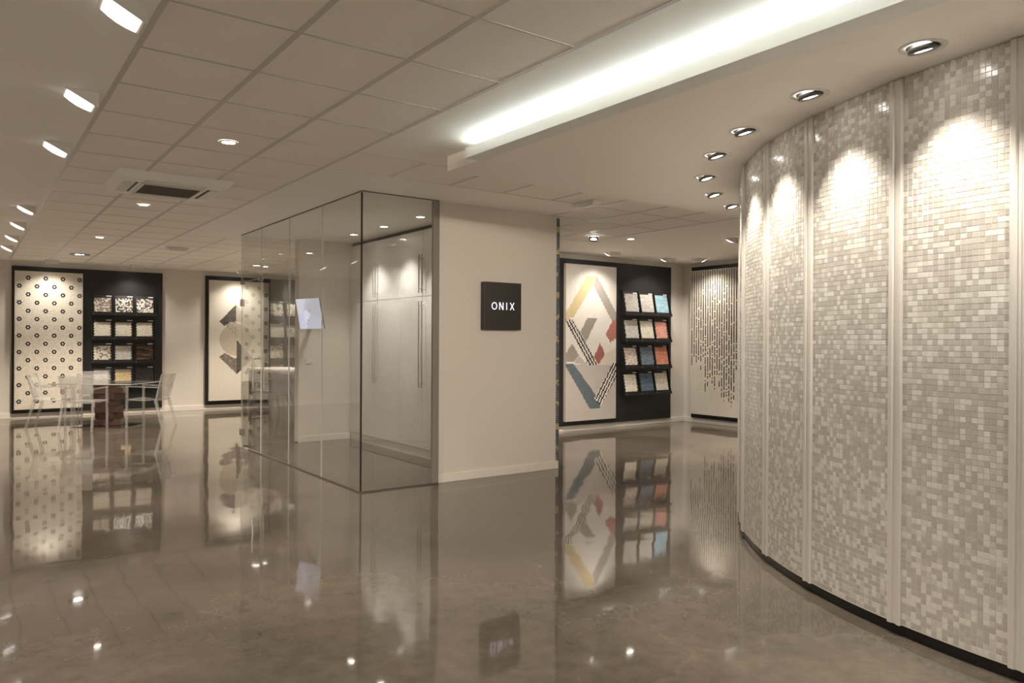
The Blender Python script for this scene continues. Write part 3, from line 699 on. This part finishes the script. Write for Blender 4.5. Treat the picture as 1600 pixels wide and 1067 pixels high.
# --- grey diamond display on the far wall
t, p = display('diamond_display', 'black display board with white mosaic of grey diamonds and a circle', 3.935, 6.40, .098, 2.690, yw, 3.995, 5.075, .180, 2.606)
PO = {'dark': [(4.52, 2.12), (4.52, 1.78), (4.4, 1.77), (4.29, 1.68), (4.19, 1.78)], 'pale_r': [(4.52, 2.12), (4.85, 1.77), (4.76, 1.69), (4.64, 1.77), (4.52, 1.78)],
      'mid': [(4.32, 1.7), (4.4, 1.77), (4.52, 1.78), (4.52, 1.44)], 'low_l': [(4.29, 1.14), (4.41, 1.08), (4.48, 1.03), (4.53, 1.03), (4.54, 0.7), (4.19, 1.06)],
      'dark_r': [(4.53, 1.41), (4.62, 1.3), (4.63, 0.79), (4.54, 0.7)], 'mid_r': [(4.62, 1.3), (4.86, 1.03), (4.63, 0.79)]}
m = MB(); rnd = random.Random(3); q = .0150
cw_ = lin((228, 221, 207))
for j in range(int(2.426 / q)):
    for i in range(int(1.08 / q)):
        x, z = 3.995 + q * (i + .5), .180 + q * (j + .5)
        c = jit(cw_, rnd, .015)
        if (x - 4.52) ** 2 + (z - 1.41) ** 2 < .325 ** 2: c = jit(lin((196, 186, 168)), rnd, .10)
        for k, P in PO.items():
            if inpoly(x, z, P):
                u = rnd.random()
                c = {'dark': lin((70, 64, 60)) if u < .75 else lin((120, 112, 104)), 'pale_r': jit(lin((190, 182, 170)), rnd, .06), 'mid': lin((170, 160, 146)) if u < .6 else lin((205, 196, 182)),
                     'low_l': lin((96, 88, 80)) if u < .5 else lin((150, 140, 128)), 'dark_r': lin((58, 52, 48)) if u < .75 else lin((100, 92, 84)), 'mid_r': lin((128, 120, 112)) if u < .7 else lin((160, 150, 140))}[k]
        tilebox(m, (x - 3.935, -.085, z - .098), UX, UZ, NY, q - .0012, q - .0012, .003, c)
stuff(m.build('square_tiles', MTILE, p))
CX2 = [5.225, 5.575, 5.93]
rack(t, 3.935, ZS, CX2, .290, yw)
spec2 = [[('hex', SPK, 'glittering beige'), ('hex', SPK, 'glittering brown')], [('line', CREAM, 'plain off-white'), ('hex', SPK, 'off-white fleck')], [('hex', SPK, 'light beige hexagon'), ('brick', GREYS, 'mid grey')], [('brick', LGREY, 'pale grey'), ('brick', TAUPE, 'taupe')]]
for r in range(4):
    for c in range(2):
        kd, cl, nm = spec2[r][c]
        sample(CX2[c], ZS[r], yw, .288, .285, kd, cl, '%s mosaic sample, %s beside the grey diamond mosaic, %s column' % (nm, names[r], ('first', 'second')[c]), 'samples beside the grey diamond mosaic')

# --- striped diamond display on the right
yw = YD
t, p = display('striped_diamond_display', 'black display board with white mosaic of interlocking coloured diamond bands', 7.475, 9.99, .085, 2.70, yw, 7.555, 8.625, .158, 2.617)
PO = {'low': [(7.5, 1.04), (8.7, 1.03), (8.7, 0.05), (7.5, 0.05)], 'low2': [(7.82, 1.19), (8.01, 1.03), (7.72, 1.07)],
      'yellow': [(7.97, 2.43), (8.19, 2.44), (8.11, 2.3), (7.7, 1.77), (7.5, 1.75), (7.55, 1.86), (7.64, 1.96)],
      'grey_arm': [(8.19, 2.44), (8.28, 2.35), (8.68, 1.79), (8.68, 1.70), (8.53, 1.74), (8.12, 2.3)],
      'taupe': [(7.99, 1.77), (8.2, 1.77), (7.97, 1.39), (7.85, 1.55)], 'taupe_low': [(7.69, 1.37), (7.82, 1.19), (7.72, 1.08), (7.5, 1.07), (7.5, 1.17)],
      'red': [(8.68, 1.8), (8.68, 1.5), (8.5, 1.39), (8.39, 1.52), (8.53, 1.73)], 'red2': [(8.27, 1.38), (8.38, 1.21), (8.24, 1.03), (8.13, 1.15)],
      'pale': [(8.38, 1.21), (8.68, 1.32), (8.68, 1.05), (8.24, 1.03)],
      'blue': [(7.52, 1.07), (7.71, 1.06), (8.26, 0.47), (8.28, 0.35), (8.05, 0.35)],
      'stripe': [(7.53, 1.75), (7.68, 1.75), (8.24, 1.03), (8.01, 1.03)], 'stripe2': [(8.55, 1.05), (8.70, 1.05), (8.70, 0.92), (8.28, 0.37), (8.16, 0.5)]}
PC = {'low': (188, 180, 172), 'low2': (188, 180, 172), 'yellow': (204, 186, 144), 'grey_arm': (166, 158, 150), 'taupe': (156, 146, 136), 'taupe_low': (156, 146, 136), 'red': (178, 118, 104), 'red2': (160, 102, 92), 'pale': (214, 202, 188), 'blue': (94, 106, 113)}
m = MB(); rnd = random.Random(4); q = .0150; qx = .015
for j in range(int(2.459 / q)):
    off = 0
    for i in range(-1, int(1.07 / qx) + 1):
        xa, xb = max(7.555, 7.555 + qx * i + off), min(8.625, 7.555 + qx * (i + 1) + off)
        if xb - xa < .004: continue
        x = (xa + xb) / 2; z = .158 + q * (j + .5)
        zs = .158 + q * 2 * ((j // 2) + .5)               # bands step every four courses
        c = lin((226, 220, 212))
        for k, P in PO.items():
            if k.startswith('stripe'):
                if inpoly(x, zs, P):
                    if k == 'stripe': ph = ((x - 7.53) + (zs - 1.75) * (.52 / .72)) / .033
                    else: ph = ((x - 8.55) - (zs - 1.05) * (.42 / .62)) / .033
                    c = lin((30, 27, 26)) if int(math.floor(ph)) % 2 == 0 else lin((226, 220, 212))
            elif inpoly(x, zs if not k.startswith('low') else z, P): c = lin(PC[k])
        tilebox(m, (x - 7.475, -.085, z - .085), UX, UZ, NY, xb - xa - .0012, q - .0012, .003, jit(c, rnd, .03))
stuff(m.build('brick_tiles', MTILE, p))
CX3 = [8.835, 9.200, 9.560]; ZS3 = [1.915, 1.475, 1.030, .590]
rack(t, 7.475, ZS3, CX3, .300, yw)
cn3 = ['nearest the striped mosaic', 'in the middle', 'by the room corner']
spec3 = [[('brick', LGREY, 'speckled light grey'), ('line', LGREY, 'ribbed off-white'), ('line', AQUA, 'ribbed aqua blue')],
         [('brick', LGREY, 'plain silver grey'), ('square', CREAM, 'plain white'), ('hex', SALMON, 'salmon pink jagged-edged')],
         [('hex', PINKY, 'grey and pink hexagon'), ('brick', BLUE, 'slate blue brick'), ('line', ORANGE, 'orange ribbed')],
         [('hex', CREAM, 'cream jagged-edged'), ('line', BLUE2, 'dark blue ribbed'), ('square', CREAM, 'ivory small-square')]]
for r in range(4):
    for c in range(3):
        kd, cl, nm = spec3[r][c]
        sample(CX3[c], ZS3[r], yw, .296, .300, kd, cl, '%s mosaic sample, %s of the rack, %s' % (nm, names[r], cn3[c]), 'samples beside the striped diamond mosaic')

# --- dotted curtain display on the right wall
t = thing('dotted_display', 'black display board with mosaic of dark dots hanging like a bead curtain', 'display board', (XR - .022, 8.865, .09))
MB().box(-.03, 0, -2.44, 0, 0, 2.62).build('back_board', BLACK, t, bevel=.003)
p = MB().box(-.085, -.03, -1.10, -.025, .07, 2.55).build('mosaic_panel', GROUT, t)
m = MB(); rnd = random.Random(21); q = .0246; UY = Vector((0, -1, 0)); NX = Vector((-1, 0, 0))
ncol = int(1.075 / q); nrow = int(2.48 / q)
lens = {}
prof = [.66, .60, .64, .62, .70, .60, .84, .80, .74, .78, .82, .74, .80, .88, .92, .86, .90, .93, .90, .68, .66, .7, .72, .7, .8]
for i in range(ncol):
    for j in range(nrow):
        v = 1 - (j + .5) / nrow
        c = jit(lin((226, 219, 205)), rnd, .02) if True else None
        dot = False
        if i % 2 == 1:
            k = (i // 2) % len(prof)
            if v < prof[k] and rnd.random() < (.95 if v < .35 else .95 - .35 * (v - .35) / .6):
                dot = True; c = rnd.choice([lin((36, 31, 28)), lin((48, 41, 36)), lin((92, 82, 72)), lin((130, 118, 104)), lin((58, 50, 44))])
        tilebox(m, (-.085, -.028 - q * (i + .5), .075 + q * (j + .5)), UY, UZ, NX, q - (.005 if dot else .0014), q - (.0065 if dot else .0014), .003, c)
stuff(m.build('square_tiles', MTILE, p))

# ------------------------------------------------------------------ glass table and clear armchairs
TC = Vector((1.93, 13.86, 0)); ta = -math.radians(37.7)
t = thing('glass_table', 'rectangular glass table on a stack of red-brown wooden blocks', 'table', TC, ta)
m = MB().box(-.66, .66, -.52, .52, .692, .704); m.m = [0, 0, 1, 1, 1, 1]
m.build('glass_top', [TGLASS, GEDGE], t)
MB().box(-.42, .42, -.34, .34, 0, .012).build('base_plate', TGLASS, t)
rnd = random.Random(2); z = .013; hs = [.10, .105, .10, .11, .10, .10, .062]
for k, h_ in enumerate(hs):
    w_ = (.19, .17, .20, .155, .20, .215, .17)[k]; M = Matrix.Rotation(rnd.uniform(-.35, .35), 4, 'Z') @ Matrix.Translation((rnd.uniform(-.03, .03), rnd.uniform(-.02, .02), 0))
    MB().box(-w_, w_, -w_ * .75, w_ * .75, z, z + h_ - .002, M=M).build('pedestal_block', WOOD, t, bevel=.004); z += h_
def make_chair():
    t = thing('clear_armchair', 'x', 'chair')
    n = 8; m = MB(); vs = []
    for k in range(n + 1):
        u = k / n; y = .23 - .46 * u; zz = .455 - .022 * math.sin(u * PI) + .006 * u
        vs += [(-.235 + .02 * u, y, zz), (.235 - .02 * u, y, zz), (.235 - .02 * u, y, zz - .014), (-.235 + .02 * u, y, zz - .014)]
    fs = []
    for k in range(n):
        o = 4 * k; q = o + 4; fs += [(o, o + 1, q + 1, q), (o + 1, o + 2, q + 2, q + 1), (o + 2, o + 3, q + 3, q + 2), (o + 3, o, q, q + 3)]
    fs += [(3, 2, 1, 0), (4 * n, 4 * n + 1, 4 * n + 2, 4 * n + 3)]
    m.add(vs, fs); m.bar((-.235, .225, .437), (.235, .225, .437), .016, .03); m.bar((-.215, -.225, .437), (.215, -.225, .437), .016, .034)
    m.build('seat', POLY, t)
    m = MB(); vs = []; nu, nv = 8, 6
    for th in (0, .012):
        for j in range(nv + 1):
            v = j / nv; hw = .205 + .025 * v; zz = .47 + .37 * v
            for i in range(nu + 1):
                u = i / nu * 2 - 1; vs.append((u * hw, -.215 - .105 * v ** 1.2 - .028 * (1 - u * u) - th, zz))
    W_ = nu + 1; N_ = W_ * (nv + 1); fs = []
    for j in range(nv):
        for i in range(nu):
            a = j * W_ + i; fs += [(a, a + W_, a + W_ + 1, a + 1), (a + N_, a + N_ + 1, a + N_ + W_ + 1, a + N_ + W_)]
    for i in range(nu): a = i; b = nv * W_ + i; fs += [(a, a + 1, a + 1 + N_, a + N_), (b + 1, b, b + N_, b + 1 + N_)]
    for j in range(nv): a = j * W_; b = a + nu; fs += [(a + W_, a, a + N_, a + W_ + N_), (b, b + W_, b + W_ + N_, b + N_)]
    m.add(vs, fs)
    m.bar((-.230, -.325, .842), (.230, -.325, .842), .018, .014)
    m.build('backrest', POLY, t)
    for s in (-1, 1):
        MB().bar((s * .262, .225, 0), (s * .255, .225, .65), .032, .032).build('front_leg', POLY, t)
        MB().bar((s * .235, -.335, 0), (s * .215, -.215, .445), .028, .034, w2=1.25).build('rear_leg', POLY, t)
        MB().bar((s * .255, .242, .655), (s * .225, -.262, .640), .034, .018).build('armrest', POLY, t)
        MB().bar((s * .210, -.222, .455), (s * .232, -.322, .842), .020, .020).build('back_post', POLY, t)
    return t
proto = make_chair()
def place(o, x, y, face, label):
    o.location = (x, y, 0); o.rotation_euler = (0, 0, math.atan2(face[1], face[0]) - PI / 2)
    tag(o, label, 'chair', 'clear armchairs round the glass table'); return o
place(proto, 1.53, 13.38, (.45, .89), 'clear plastic armchair facing the far sample rack, its back to the open hall')
place(copy_tree(proto), 2.46, 13.40, (-.79, .61), 'clear plastic armchair at the table end, beside the bare wall between the two displays')
place(copy_tree(proto), 1.20, 14.13, (.94, -.34), 'clear plastic armchair at the table end closest to the flower mosaic')
place(copy_tree(proto), 1.86, 14.62, (.05, -1), 'clear plastic armchair between the glass table and the sample rack')
